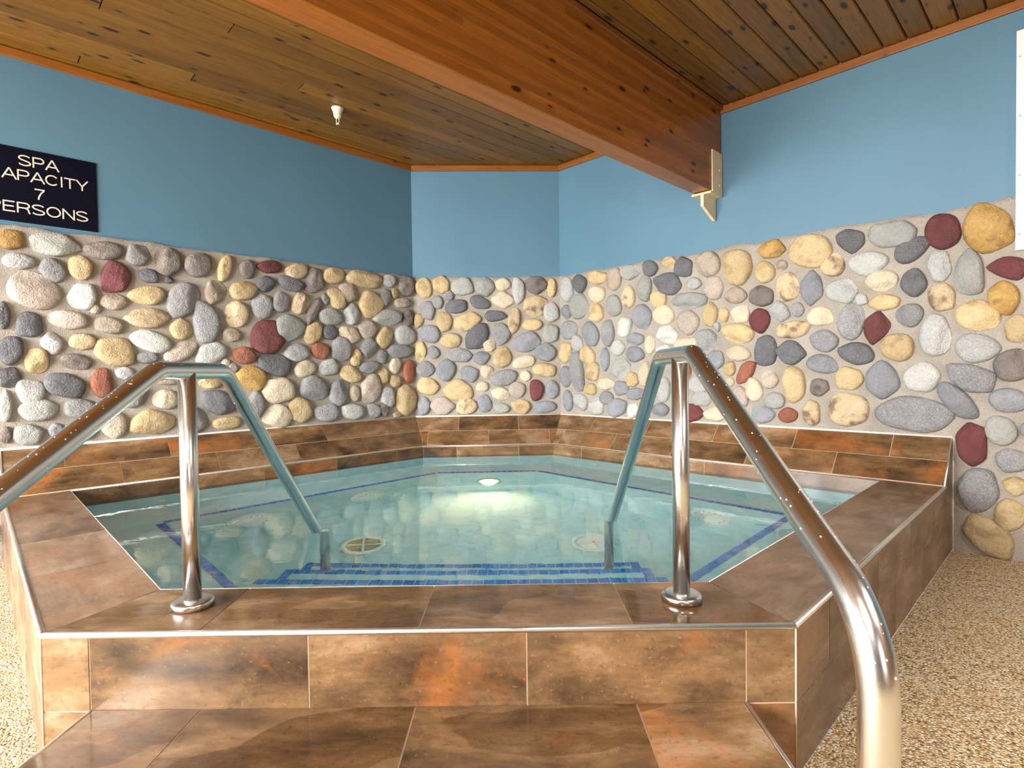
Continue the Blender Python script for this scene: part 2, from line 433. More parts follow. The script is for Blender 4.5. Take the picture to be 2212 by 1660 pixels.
STONES_LEFT = """
3.037 2.028 0.067 0.059 -44 Y; 2.831 2.027 0.118 0.075 -2 G; 2.562 2.022 0.112 0.063 -6 k; 2.361 2.012 0.08 0.065 -62 g; 2.175 1.995 0.103 0.084 -68 k
1.966 2 0.109 0.092 -36 k; 2.999 1.895 0.08 0.055 4 l; 2.833 1.856 0.081 0.065 62 g; 2.691 1.887 0.083 0.071 -78 y; 2.494 1.851 0.106 0.088 -75 r
2.299 1.877 0.065 0.052 -2 d; 2.17 1.86 0.035 0.026 -14 d; 2.931 1.712 0.143 0.11 24 p; 2.684 1.696 0.092 0.075 -59 w; 2.511 1.671 0.081 0.055 -1 t
2.31 1.738 0.115 0.069 -8 y; 2.084 1.726 0.146 0.103 -62 g; 2.617 1.615 0.032 0.029 82 c; 3.086 1.543 0.089 0.036 -88 d; 2.962 1.491 0.083 0.065 -87 d
2.763 1.534 0.107 0.062 7 p; 2.543 1.511 0.089 0.059 17 t; 2.319 1.574 0.127 0.071 -5 m; 1.928 1.552 0.152 0.1 88 s; 2.099 1.501 0.077 0.07 -70 y
2.852 1.376 0.071 0.056 73 l; 2.692 1.39 0.077 0.057 -5 m; 2.296 1.405 0.136 0.072 17 w; 3.058 1.326 0.094 0.067 -88 d; 2.511 1.325 0.119 0.099 11 y
2.112 1.331 0.127 0.061 -30 p; 1.893 1.323 0.108 0.076 -21 l; 2.93 1.264 0.087 0.06 -87 y; 2.729 1.255 0.091 0.057 7 k; 2.322 1.287 0.07 0.046 -2 g
3.069 1.152 0.067 0.057 -64 d; 2.59 1.109 0.108 0.068 89 o; 2.458 1.176 0.055 0.04 -8 l; 2.793 1.099 0.12 0.079 18 d; 2.966 1.063 0.083 0.071 57 l
3.087 0.974 0.098 0.033 -89 G; 2.93 0.942 0.102 0.074 -4 G; 2.718 0.939 0.092 0.072 6 g; 2.403 1.003 0.087 0.071 -51 g; 2.21 1.115 0.091 0.031 1 t
2.214 0.979 0.087 0.073 6 c; 1.909 1.092 0.086 0.044 1 y; 2.532 0.815 0.094 0.074 89 c; 2.297 0.812 0.137 0.083 -1 y; 2.987 0.786 0.073 0.067 27 G
2.692 0.779 0.055 0.052 39 g; 2.842 0.801 0.047 0.043 73 b; 3.092 0.795 0.054 0.03 90 k; 2.034 0.809 0.107 0.097 16 g; 1.784 1.993 0.111 0.049 -76 y
1.617 2.008 0.08 0.065 -72 k; 1.434 2.048 0.108 0.055 -7 r; 1.203 2.032 0.097 0.072 -17 m; 1.057 1.974 0.116 0.083 -81 k; 0.869 2.035 0.111 0.076 -13 y
0.57 2.035 0.177 0.081 -1 y; 0.301 2.047 0.079 0.065 -23 l; 0.105 2.016 0.109 0.086 -77 k; 1.863 1.802 0.086 0.072 -71 t; 1.655 1.83 0.106 0.077 -13 y
1.471 1.898 0.076 0.064 -25 d; 1.265 1.923 0.108 0.066 17 d; 0.732 1.903 0.099 0.087 -2 t; 0.846 1.826 0.101 0.079 72 y; 0.343 1.883 0.083 0.057 -83 g
0.237 1.929 0.051 0.039 -80 y; 0.499 1.805 0.129 0.117 -52 y; 1.507 1.717 0.109 0.086 -79 s; 1.352 1.757 0.095 0.072 -89 g; 1.18 1.765 0.102 0.073 -68 m
1.064 1.709 0.131 0.045 -63 k; 0.952 1.818 0.056 0.041 -82 g; 0.149 1.843 0.1 0.051 -6 t; 1.704 1.634 0.106 0.093 -71 m; 0.91 1.662 0.113 0.083 4 G
0.703 1.696 0.101 0.078 -81 l; 0.32 1.691 0.16 0.083 -7 G; 0.092 1.693 0.091 0.054 -86 k; 1.466 1.465 0.145 0.136 -55 r; 1.288 1.548 0.133 0.115 -15 G
1.073 1.513 0.107 0.076 -69 y; 0.919 1.524 0.072 0.07 -50 d; 0.729 1.51 0.11 0.076 21 c; 0.547 1.565 0.095 0.085 -19 p; 0.364 1.491 0.108 0.08 -68 y
0.129 1.521 0.126 0.092 2 l; 1.746 1.469 0.076 0.055 4 t; 1.655 1.307 0.096 0.069 9 o; 1.219 1.336 0.11 0.083 -4 s; 1.008 1.354 0.085 0.076 -9 o
0.812 1.372 0.114 0.101 83 s; 0.533 1.393 0.092 0.078 -82 g; 0.665 1.295 0.08 0.058 -80 y; 0.381 1.308 0.072 0.06 61 g; 0.192 1.361 0.148 0.068 1 g
1.41 1.237 0.146 0.096 12 d; 1.597 1.131 0.116 0.093 12 Y; 1.152 1.198 0.102 0.079 -23 c; 0.937 1.206 0.092 0.072 -1 l; 0.726 1.147 0.119 0.08 21 y
0.524 1.21 0.097 0.059 -4 s; 0.248 1.225 0.079 0.062 -79 c; 0.09 1.162 0.114 0.07 -88 o; 0.378 1.126 0.083 0.05 -89 y; 0.251 1.074 0.062 0.062 1 y
1.794 1.247 0.034 0.033 -64 c; 1.744 1.211 0.041 0.038 -81 t; 1.382 1.017 0.138 0.106 -8 c; 1.083 1.027 0.135 0.11 3 g; 0.843 0.983 0.13 0.095 -90 g
0.523 1.004 0.141 0.103 -82 p; 0.684 0.967 0.074 0.052 -90 c; 0.339 0.915 0.106 0.076 90 l; 0.136 0.878 0.154 0.121 89 y; 1.854 0.939 0.129 0.093 17 d
1.571 0.906 0.094 0.072 89 g; 1.388 0.8 0.124 0.091 7 c; 1.206 0.843 0.108 0.107 -86 y; 0.967 0.803 0.124 0.081 10 s; 0.711 0.798 0.116 0.079 5 w
0.491 0.79 0.074 0.07 25 s; 0.373 0.811 0.078 0.053 90 k; 1.796 0.773 0.109 0.054 0 y; 0.233 0.741 0.053 0.034 5 t
"""
STONES_BACK = """
0.112 2.003 0.107 0.085 88 y; 0.287 2.035 0.088 0.082 85 y; 0.5 2.017 0.11 0.099 1 G; 0.726 2.015 0.099 0.093 3 G; 0.913 2.03 0.08 0.066 10 c
1.067 1.968 0.134 0.064 -88 l; 1.24 2.027 0.105 0.088 0 k; 1.406 1.998 0.105 0.05 89 y; 0.246 1.86 0.071 0.055 -77 g; 0.362 1.925 0.053 0.049 3 g
0.146 1.779 0.093 0.071 -72 g; 0.437 1.814 0.115 0.075 5 d; 0.674 1.856 0.11 0.061 -20 d; 0.906 1.876 0.108 0.075 -3 c; 1.237 1.812 0.128 0.105 10 m
1.397 1.75 0.105 0.078 89 l; 1.019 1.665 0.138 0.061 81 m; 0.82 1.717 0.105 0.057 0 d; 0.314 1.662 0.101 0.082 88 y; 0.539 1.66 0.143 0.088 24 y
0.051 1.676 0.075 0.052 89 y; 0.164 1.543 0.107 0.093 0 b; 0.371 1.469 0.108 0.077 8 y; 0.641 1.51 0.143 0.104 54 d; 0.884 1.535 0.11 0.094 -76 s
1.206 1.625 0.1 0.061 -1 y; 1.137 1.443 0.15 0.1 14 b; 1.389 1.534 0.094 0.08 89 G; 0.766 1.415 0.066 0.061 88 c; 0.068 1.368 0.099 0.057 89 y
0.199 1.35 0.066 0.066 65 g; 0.456 1.325 0.132 0.075 -6 s; 0.682 1.294 0.088 0.068 9 b; 0.892 1.297 0.108 0.097 89 y; 1.336 1.341 0.111 0.094 -10 b
1.113 1.244 0.133 0.066 14 c; 1.328 1.158 0.123 0.078 -6 y; 0.114 1.186 0.096 0.079 0 s; 0.322 1.167 0.11 0.104 69 b; 0.558 1.13 0.094 0.08 -11 b
0.735 1.15 0.077 0.072 0 c; 0.911 1.087 0.144 0.086 14 s; 1.127 1.1 0.056 0.055 -13 c; 0.133 1.01 0.11 0.086 -9 y; 0.445 0.961 0.154 0.105 -6 y
0.688 0.996 0.072 0.058 -1 c; 0.869 0.921 0.094 0.061 -6 c; 1.042 0.963 0.089 0.083 -1 p; 1.237 0.96 0.111 0.076 89 r; 1.398 0.957 0.1 0.078 -85 b
0.091 0.817 0.094 0.066 89 b; 0.277 0.809 0.11 0.094 -11 p; 0.525 0.799 0.11 0.086 9 m; 0.708 0.824 0.089 0.069 89 b; 0.884 0.776 0.083 0.055 -1 G
1.084 0.795 0.091 0.072 -1 y; 1.323 0.78 0.128 0.065 2 b
"""
STONES_RIGHT = """
0.118 1.964 0.126 0.082 -87 l; 0.278 2.004 0.098 0.083 -25 d; 0.496 2.035 0.106 0.064 -10 y; 0.488 1.88 0.102 0.077 -14 c; 0.473 1.705 0.097 0.09 -49 y
0.261 1.782 0.12 0.108 -69 G; 0.107 1.741 0.072 0.067 -61 b; 0.139 1.553 0.107 0.095 -15 s; 0.404 1.5 0.123 0.099 -54 b; 0.086 1.326 0.105 0.079 80 y
0.242 1.418 0.086 0.069 -88 l; 0.369 1.295 0.108 0.085 -69 y; 0.231 1.137 0.195 0.09 -84 s; 0.09 1.089 0.11 0.069 -86 b; 0.433 1.135 0.098 0.076 60 y
0.397 0.966 0.079 0.058 2 y; 0.115 0.842 0.115 0.068 -84 b; 0.275 0.835 0.1 0.073 -57 l; 0.467 0.799 0.094 0.086 16 w; 0.572 1.015 0.088 0.057 1 c
0.682 1.996 0.104 0.082 -79 t; 0.857 2.04 0.105 0.072 -9 G; 1.068 2.044 0.084 0.072 -35 d; 1.255 2.065 0.077 0.052 -12 y; 1.388 2.009 0.09 0.079 -65 d
1.608 2.002 0.118 0.102 -46 t; 1.85 1.947 0.145 0.12 -77 y; 2.105 2.035 0.094 0.066 -10 Y; 2.37 1.978 0.153 0.122 -28 y; 2.182 1.909 0.043 0.037 -55 t
2.057 1.871 0.09 0.075 -70 y; 2.224 1.741 0.108 0.081 -86 m; 1.01 1.872 0.113 0.074 83 G; 1.244 1.888 0.121 0.092 -25 d; 1.479 1.859 0.072 0.055 -16 l
1.654 1.803 0.1 0.072 -83 p; 0.842 1.819 0.101 0.072 -85 m; 1.151 1.765 0.086 0.073 -21 y; 1.449 1.724 0.155 0.066 -4 G; 1.835 1.724 0.088 0.063 -5 t
2.033 1.693 0.095 0.077 -27 k; 0.679 1.751 0.109 0.089 -81 G; 0.982 1.618 0.121 0.095 -84 b; 1.203 1.617 0.102 0.085 -12 c; 1.427 1.537 0.104 0.097 -49 p
1.622 1.587 0.099 0.064 81 y; 1.737 1.573 0.06 0.041 88 y; 1.873 1.572 0.077 0.07 -31 c; 2.019 1.513 0.094 0.078 -81 r; 2.163 1.561 0.074 0.068 -51 l
2.292 1.572 0.054 0.042 -82 s; 0.799 1.543 0.095 0.08 87 w; 0.614 1.497 0.127 0.07 86 g; 0.916 1.43 0.093 0.053 -8 b; 1.231 1.45 0.097 0.074 -7 w
1.847 1.42 0.138 0.076 -12 y; 2.253 1.428 0.11 0.063 4 m; 1.583 1.39 0.096 0.085 -21 s; 1.678 1.484 0.045 0.033 -86 l; 0.723 1.354 0.077 0.072 27 w
0.902 1.291 0.097 0.072 -3 b; 1.064 1.373 0.092 0.05 86 c; 1.201 1.319 0.072 0.043 -3 w; 1.403 1.358 0.112 0.057 -3 c; 1.852 1.265 0.098 0.067 -8 c
2.064 1.277 0.116 0.084 87 d; 2.244 1.257 0.091 0.089 -51 d; 0.575 1.249 0.111 0.05 89 b; 0.748 1.171 0.1 0.091 42 G; 1.003 1.112 0.11 0.061 83 c
0.867 1.057 0.068 0.067 18 y; 0.752 0.983 0.081 0.066 3 b; 1.666 1.217 0.08 0.072 -85 b; 1.783 1.146 0.059 0.048 -89 y; 1.909 1.115 0.105 0.058 55 o
1.975 0.982 0.099 0.07 -82 c; 2.09 1.058 0.065 0.063 86 p; 2.26 1.018 0.135 0.089 -86 y; 0.904 0.929 0.085 0.056 7 b; 0.592 0.885 0.078 0.064 6 g
0.702 0.799 0.11 0.081 15 b; 0.883 0.777 0.068 0.064 60 w; 1.154 0.794 0.091 0.062 5 b; 1.192 0.972 0.118 0.072 89 l; 1.419 1.13 0.067 0.034 90 o
1.522 1.017 0.092 0.076 2 l; 1.46 0.78 0.084 0.077 19 r; 1.548 0.906 0.081 0.066 5 l; 1.668 0.779 0.099 0.055 4 c; 1.87 0.923 0.091 0.059 -71 p
1.782 1.038 0.04 0.039 12 c; 2.125 0.901 0.076 0.065 6 G; 2.039 0.791 0.085 0.066 7 b; 2.222 0.794 0.071 0.062 11 o; 2.632 2.012 0.09 0.074 -36 d
2.873 2.012 0.137 0.082 -5 G; 2.977 1.889 0.1 0.072 32 d; 3.128 1.983 0.115 0.087 -69 r; 3.348 1.95 0.142 0.114 -63 Y; 2.518 1.863 0.084 0.071 -61 m
2.732 1.841 0.118 0.081 6 w; 2.385 1.714 0.111 0.073 -85 b; 2.573 1.676 0.098 0.078 -19 l; 2.812 1.717 0.098 0.073 -4 c; 2.986 1.681 0.093 0.071 -80 d
3.118 1.766 0.097 0.06 -85 l; 3.265 1.7 0.138 0.069 -87 G; 3.448 1.71 0.082 0.062 -20 r; 2.825 1.57 0.093 0.049 -4 y; 2.694 1.603 0.043 0.036 -74 l
3.13 1.572 0.082 0.067 -77 m; 3.423 1.537 0.104 0.068 -85 Y; 2.437 1.509 0.085 0.07 -15 c; 2.632 1.458 0.131 0.088 90 s; 2.784 1.407 0.095 0.07 79 r
2.967 1.476 0.081 0.074 -89 g; 3.097 1.336 0.139 0.082 -88 l; 3.3 1.444 0.107 0.088 -15 y; 3.482 1.353 0.085 0.054 -87 y; 2.461 1.335 0.094 0.078 -16 s
2.667 1.239 0.107 0.075 -11 d; 2.899 1.27 0.102 0.093 -41 y; 3.3 1.249 0.11 0.088 -7 l; 2.451 1.173 0.106 0.073 -15 b; 2.618 1.068 0.086 0.079 8 y
2.813 1.058 0.116 0.099 -90 b; 3.029 1.077 0.104 0.095 80 w; 3.27 1.072 0.117 0.077 -33 s; 3.457 1.14 0.099 0.077 -88 k; 2.432 1.005 0.063 0.062 65 k
2.617 0.854 0.132 0.116 16 m; 2.383 0.818 0.096 0.057 88 m; 2.987 0.835 0.207 0.119 -3 s; 3.207 0.927 0.143 0.069 -50 b; 3.445 0.938 0.101 0.073 -13 b
3.278 0.667 0.122 0.075 -89 r; 3.41 0.758 0.099 0.078 -80 G; 3.459 0.586 0.075 0.068 13 s; 3.307 0.395 0.135 0.097 81 s; 3.479 0.441 0.056 0.05 19 y
3.452 0.264 0.096 0.071 80 y; 3.359 0.123 0.122 0.102 -48 y; 3.524 0.773 0.042 0.031 86 b
"""
# ------------------------------------------------------------------ the room
UP = np.array([0, 0, 1.0])
def wframe(o, x, nin):            # wall frame: local x along the wall, y up, z into the room
    return frame((o[0], o[1], 0), (x[0], x[1], 0), (0, 0, 1), (nin[0], nin[1], 0))
FRAME = {'left': wframe(CL, EL, -DL), 'back': wframe(CL, UB, -NB), 'right': wframe(CR, -ER, -DR)}
BACKLEN = float(np.linalg.norm(CR - CL))
SPAN = {'left': (-float(np.linalg.norm(CL - RA)), 0.0), 'back': (0.0, BACKLEN), 'right': (0.0, float(np.linalg.norm(CR - RB)))}

# floor: one polygon that runs round the spa
OLw, ORw = OL + DL * GAP, OR + DR * GAP
floor = slab('floor', [RA, OLw, FL, FR, ORw, RB, RC], -0.08, 0.0, FLOORM)
tag(floor, 'tan exposed pebble floor around the spa', None, None, 'structure')

WALL = {}
for side in ('left', 'back', 'right'):
    a, b = SPAN[side]
    WALL[side] = box('wall_' + side, (a, 0, -0.1), (b, Z_CEIL + 0.1, 0), PAINT, None, FRAME[side])
tag(WALL['left'], 'shaded blue wall over river stones beside the spa sign', None, None, 'structure')
tag(WALL['back'], 'narrow blue wall across the corner over river stones', None, None, 'structure')
tag(WALL['right'], 'bright blue wall over river stones under the beam end', None, None, 'structure')

def rear_wall(name, a, b, nin, holes, label):
    x = unit(b - a); L = float(np.linalg.norm(b - a))
    if x[0] * nin[1] - x[1] * nin[0] > 0: pass
    m = frame((a[0], a[1], 0), (x[0], x[1], 0), (nin[0], nin[1], 0), (0, 0, 1))
    v, f = [], []
    def add(x0, x1, z0, z1):
        pv, pf = prism([(x0, -0.12), (x1, -0.12), (x1, 0), (x0, 0)], z0, z1)
        o = len(v); v.extend(pv); f.extend([[i + o for i in q] for q in pf])
    add(0, L, 0, 0.85); add(0, L, 2.55, Z_CEIL + 0.1)
    xs = [0] + [t for h in holes for t in h] + [L]
    for i in range(0, len(xs), 2): add(xs[i], xs[i + 1], 0.85, 2.55)
    o = link(name, pymesh(name, v, f), REARDARK, None, m)
    return tag(o, label, None, None, 'structure')
rear_wall('wall_rear_left', RA, RC, DR, WINDOWS_LEFT, 'window wall behind the viewer')
rear_wall('wall_rear_right', RB, RC, DL, FILL_RIGHT, 'far side wall behind the viewer')

# ---- mortar and stones
def mortar(side, x0, x1):
    nx, nz = int((x1 - x0) / 0.035), 60
    rs = np.random.RandomState({'left': 1, 'back': 2, 'right': 3}[side])
    top = np.convolve(rs.randn(nx + 9), np.ones(5) / 5, 'same')[:nx + 1] * 0.014
    bump = rs.rand(nx + 1, nz + 1) * 0.006
    v, f = [], []
    for i in range(nx + 1):
        x = x0 + (x1 - x0) * i / nx
        for j in range(nz + 1):
            z = (Z_STONE + top[i]) * j / nz
            v.append((x, z, 0.019 + bump[i, j]))
        v.append((x, Z_STONE + top[i] + 0.004, -0.01))
    w = nz + 2
    for i in range(nx):
        for j in range(nz + 1):
            f.append([i * w + j, (i + 1) * w + j, (i + 1) * w + j + 1, i * w + j + 1])
    me = pymesh('mortar', v, f, True, fix=False)
    return link('mortar', me, MORTAR, WALL[side])
def stone_mesh(ra, rb, seed, h):
    rs = random.Random(seed)
    seg = 26
    nl = rs.choice((6, 6, 7, 8))
    ph0 = rs.uniform(0, 6.28)
    lines = [(ph0 + 2 * math.pi * (i + rs.uniform(-0.28, 0.28)) / nl, rs.uniform(0.91, 1.04)) for i in range(nl)]
    pw = rs.choice((5, 7, 9, 12))
    tx, ty = rs.uniform(-0.3, 0.3), rs.uniform(-0.3, 0.3)
    cuts = [(rs.uniform(0, 6.28), rs.uniform(0.15, 0.6), rs.uniform(0.5, 1.1)) for _ in range(rs.choice((0, 1, 1, 2)))]
    rings = [(1.0, -0.012), (0.99, 0.25), (0.945, 0.55), (0.85, 0.8), (0.66, 0.94), (0.42, 0.99), (0.2, 1.0)]
    v, f = [], []
    for q, (fr, d) in enumerate(rings):
        for k in range(seg):
            a = 2 * math.pi * k / seg
            c, s = math.cos(a), math.sin(a)
            r = sum((max(0.0, math.cos(a - p)) / e) ** pw for p, e in lines) ** (-1 / pw)
            x, y = ra * r * c * fr * 1.045, rb * r * s * fr * 1.045
            z = d if q == 0 else h * (d * (1 + (tx * c + ty * s) * fr * 0.8) + rs.uniform(-0.05, 0.05))
            if q > 0:
                for p, o, g in cuts:
                    dd = (math.cos(p) * c + math.sin(p) * s) * fr * r - o
                    if dd > 0: z = min(z, h * max(0.15, 1.0 - dd * g * 1.6))
            v.append((x, y, z))
    m = len(rings)
    v.append((0, 0, h * rs.uniform(0.96, 1.04)))
    for q in range(m - 1):
        for k in range(seg):
            f.append([q * seg + k, q * seg + (k + 1) % seg, (q + 1) * seg + (k + 1) % seg, (q + 1) * seg + k])
    for k in range(seg): f.append([(m - 1) * seg + k, (m - 1) * seg + (k + 1) % seg, m * seg])
    return pymesh('stone', v, f, True, fix=False)
def lay_stones(side, table, extra=None):
    rows = [r.split() for r in table.replace('\n', ';').split(';') if r.strip()]
    rows = [(float(a), float(b), float(c), float(d), float(e), k) for a, b, c, d, e, k in rows]
    if extra:
        rs = random.Random(len(rows))
        for _ in range(1500):
            x, z = rs.uniform(extra[0], extra[1]), rs.uniform(0.1, 2.02)
            a = rs.uniform(0.06, 0.12); b = a * rs.uniform(0.6, 0.95)
            if all(math.hypot(x - r[0], z - r[1]) > (a + b + r[2] + r[3]) * 0.5 + 0.012 for r in rows):
                rows.append((x, z, a, b, rs.uniform(-90, 90), rs.choice('yyccgbdlGtsk')))
    for i, (s, z, ra, rb, ang, k) in enumerate(rows):
        x = -s if side == 'left' else s
        if side == 'left': ang = -ang
        h = max(0.022, min(0.058, 0.14 * (ra + rb) + 0.02))
        me = stone_mesh(ra, rb, i * 13 + ord(side[0]), h)
        o = link('stone', me, STONE[k], WALL[side], Matrix.Translation((x, z, 0.021)) @ Matrix.Rotation(math.radians(ang), 4, 'Z'))
mortar('left', -4.6, 0.012); mortar('back', -0.01, BACKLEN + 0.01); mortar('right', -0.012, 4.7)
lay_stones('left', STONES_LEFT, (3.2, 4.5)); lay_stones('back', STONES_BACK); lay_stones('right', STONES_RIGHT, (3.66, 4.6))

# ---- ceiling boards
CF = frame((CL[0], CL[1], 0), (EL[0], EL[1], 0), (DL[0], DL[1], 0), (0, 0, 1))     # x along the boards, y = -(distance from left wall)
ceiling = slab('ceiling', [RA, AP, RB, RC], Z_CEIL + 0.017, Z_CEIL + 0.1, GROOVE)
tag(ceiling, 'knotty cedar board ceiling', None, None, 'structure')
QCR = float((CL - CR) @ DL)
def wall_t(q):                       # board end (x) at the back or right wall
    return (q / QCR) * 1.114 if q < QCR else 1.114
def board_mesh(length, width):
    c, t, e = 0.0085, 0.018, 0.003
    prof = [(-width / 2 + e, c), (-width / 2 + c, 0), (width / 2 - c, 0), (width / 2 - e, c), (width / 2 - e, t), (-width / 2 + e, t)]
    v = [(0, y, z) for y, z in prof] + [(length, y, z) for y, z in prof]
    n = len(prof)
    f = [list(range(n)), list(range(n, 2 * n))] + [[i, (i + 1) % n, n + (i + 1) % n, n + i] for i in range(n)]
    return pymesh('board', v, f)
JOINTS = [(0.8887, 2.66), (1.143, 2.056), (0.1256, 2.671), (0.376, 2.065), (0.78, 1.46), (0.0197, 1.466), (1.387, -0.35), (0.61, -0.343), (0.9997, -0.956),
          (1.80, 2.9), (2.1, 1.4), (2.3, 3.3), (3.1, 0.6), (2.84, 1.3), (3.6, 1.0), (4.0, 1.6), (1.6, 1.9)]
edges = [0.0] + [0.046 + 0.129 * k for k in range(20)] + [2.574]
runs = list(zip(edges[:-1], edges[1:]))
e2 = [2.735] + [2.785 + 0.1295 * k for k in range(41)]
runs += list(zip(e2[:-1], e2[1:]))
for q0, q1 in runs:
    if q1 - q0 < 0.02: continue
    qc = (q0 + q1) / 2
    far = 8.0 if qc < 5 else 7.9
    cuts = sorted([t for q, t in JOINTS if q0 <= q < q1])
    ts = [-(wall_t(max(q0, 0.001) if qc > QCR else q1)) - 0.04] + cuts + [far]
    for t0, t1 in zip(ts[:-1], ts[1:]):
        g0 = 0.0 if t0 == ts[0] else 0.007
        me = board_mesh(t1 - t0 - g0, q1 - q0)
        o = link('board', me, WOOD, ceiling, Matrix.Translation(CF.translation) @ CF.to_3x3().to_4x4() @ Matrix.Translation((-t1, -qc, Z_CEIL)))

# ---- wood trim under the ceiling
def trim(name, side, a, b, h=0.056, t=0.019):
    o = box(name, (a, Z_TRIM, -0.002), (b, Z_TRIM + h, t), TRIMW, None, FRAME[side], 0.003)
    return tag(o, 'thin stained wood trim under the ceiling', None, None, 'structure')
QBEAM0, QBEAM1, Z_BEAM = 2.572, 2.712, 2.540
trim('trim_1', 'left', -7.0, 0.004)
trim('trim_2', 'back', -0.004, BACKLEN + 0.004)
trim('trim_3', 'right', -0.004, QBEAM0 - QCR - 0.002)
trim('trim_4', 'right', QBEAM1 - QCR + 0.002, 7.0)
o = box('trim_5', (-7.5, -(QBEAM1 + 0.026), Z_CEIL - 0.04), (1.09, -QBEAM1, Z_CEIL - 0.0005), TRIMW, None, CF, 0.004)
tag(o, 'wood strip between beam and ceiling boards', None, None, 'structure')

# ---- beam
beam = box('ceiling_beam', (-7.8, -QBEAM1, Z_BEAM), (1.112, -QBEAM0, Z_CEIL + 0.015), BEAMW, None, CF, 0.006)
tag(beam, 'large orange laminated wood beam under the board ceiling', 'beam')

# ---- steel bracket that carries the beam end
bk = empty('beam_bracket', (CF @ Vector((1.112, -2.64, 2.34))))
tag(bk, 'cream painted steel bracket carrying the beam end on the blue wall', 'bracket')
inv = bk.matrix_basis.inverted() if False else Matrix.Translation(-bk.location)
box('side_plate', (0.945, -QBEAM1 - 0.012, Z_BEAM - 0.008), (1.112, -QBEAM1 - 0.001, 2.86), CREAM, bk, inv @ CF, 0.002)
box('side_plate', (0.945, -QBEAM0 + 0.001, Z_BEAM - 0.008), (1.112, -QBEAM0 + 0.012, 2.86), CREAM, bk, inv @ CF, 0.002)
box('seat_plate', (0.915, -QBEAM1 - 0.012, Z_BEAM - 0.022), (1.112, -QBEAM0 + 0.012, Z_BEAM - 0.006), CREAM, bk, inv @ CF, 0.002)
gp = [(0.905, Z_BEAM - 0.022), (1.112, Z_BEAM - 0.022), (1.112, 2.342), (1.098, 2.342), (0.905, 2.425)]
v, f = prism(gp, -0.012, 0.012)
link('gusset', pymesh('gusset', [(x, -2.655 + w, z) for x, z, w in v], f), CREAM, bk, inv @ CF)
for zz in (2.60, 2.72):
    lathe('bolt', [(0.009, 0), (0.009, 0.004), (0.006, 0.006)], CREAM, bk, inv @ CF @ Matrix.Translation((1.06, -QBEAM1 - 0.012, zz)) @ Matrix.Rotation(math.radians(90), 4, 'X'), 10)

# ---- sprinkler
sp = empty('fire_sprinkler', (-1.392, 4.425, Z_CEIL))
tag(sp, 'small ivory bell shaped fire sprinkler on the board ceiling', 'sprinkler')
lathe('escutcheon', [(0.047, 0.0), (0.047, -0.004), (0.040, -0.016), (0.032, -0.040), (0.030, -0.060), (0.024, -0.074), (0.012, -0.080)], IVORY, sp)
for sx in (-1, 1):
    link('frame_arm', tube_mesh('frame_arm', rounded([(sx * 0.010, 0, -0.076), (sx * 0.011, 0, -0.105), (0, 0, -0.122)], [0, 0.012, 0], 5), 0.0028, 8), IVORY, sp)
lathe('deflector', [(0.004, -0.118), (0.014, -0.122), (0.015, -0.125), (0.004, -0.127)], IVORY, sp, None, 16)

# ---- sign
sign = box('spa_sign', (-0.302, -0.236, 0), (0.302, 0.236, 0.006), SIGNM, None, FRAME['left'] @ Matrix.Translation((-2.887, 2.384, 0.001)), 0.001)
tag(sign, 'navy spa capacity sign with pale capital letters on the blue wall', 'sign')
def arc(cx, cy, rx, ry, a0, a1, n=14):
    return [(cx + rx * math.cos(math.radians(a0 + (a1 - a0) * i / n)), cy + ry * math.sin(math.radians(a0 + (a1 - a0) * i / n))) for i in range(n + 1)]
GLYPH = {   # strokes in a box of cap height 1, with the advance width
 'S': (0.92, [arc(0.44, 0.735, 0.36, 0.205, 20, 255)[:-1] + arc(0.44, 0.265, 0.38, 0.205, 75, -160)]),
 'P': (0.90, [[(0.10, 0), (0.10, 1)], [(0.10, 0.94), (0.50, 0.94)] + arc(0.52, 0.70, 0.27, 0.24, 90, -90) + [(0.10, 0.46)]]),
 'A': (0.94, [[(0.02, 0), (0.47, 1.0)], [(0.92, 0), (0.47, 1.0)], [(0.20, 0.34), (0.74, 0.34)]]),
 'C': (1.0, [arc(0.50, 0.5, 0.41, 0.44, 38, 322, 26)]),
 'I': (0.32, [[(0.16, 0), (0.16, 1)]]),
 'T': (0.84, [[(0.42, 0), (0.42, 1)], [(0.02, 0.94), (0.82, 0.94)]]),
 'Y': (0.90, [[(0.45, 0), (0.45, 0.42)], [(0.45, 0.40), (0.04, 1.0)], [(0.45, 0.40), (0.86, 1.0)]]),
 '7': (0.76, [[(0.06, 0.94), (0.70, 0.94)], [(0.68, 0.93), (0.46, 0.60), (0.34, 0.30), (0.29, 0.0)]]),
 'E': (0.86, [[(0.10, 0), (0.10, 1)], [(0.10, 0.94), (0.78, 0.94)], [(0.10, 0.52), (0.72, 0.52)], [(0.10, 0.06), (0.80, 0.06)]]),
 'R': (0.96, [[(0.10, 0), (0.10, 1)], [(0.10, 0.94), (0.54, 0.94)] + arc(0.55, 0.715, 0.27, 0.225, 90, -90) + [(0.10, 0.49)], [(0.56, 0.49), (0.74, 0.40), (0.80, 0.14), (0.86, 0.0)]]),
 'O': (1.04, [arc(0.52, 0.5, 0.43, 0.44, 0, 360, 32)]),
 'N': (0.96, [[(0.11, 0), (0.11, 1)], [(0.11, 0.96), (0.85, 0.04)], [(0.85, 0), (0.85, 1)]]),
}
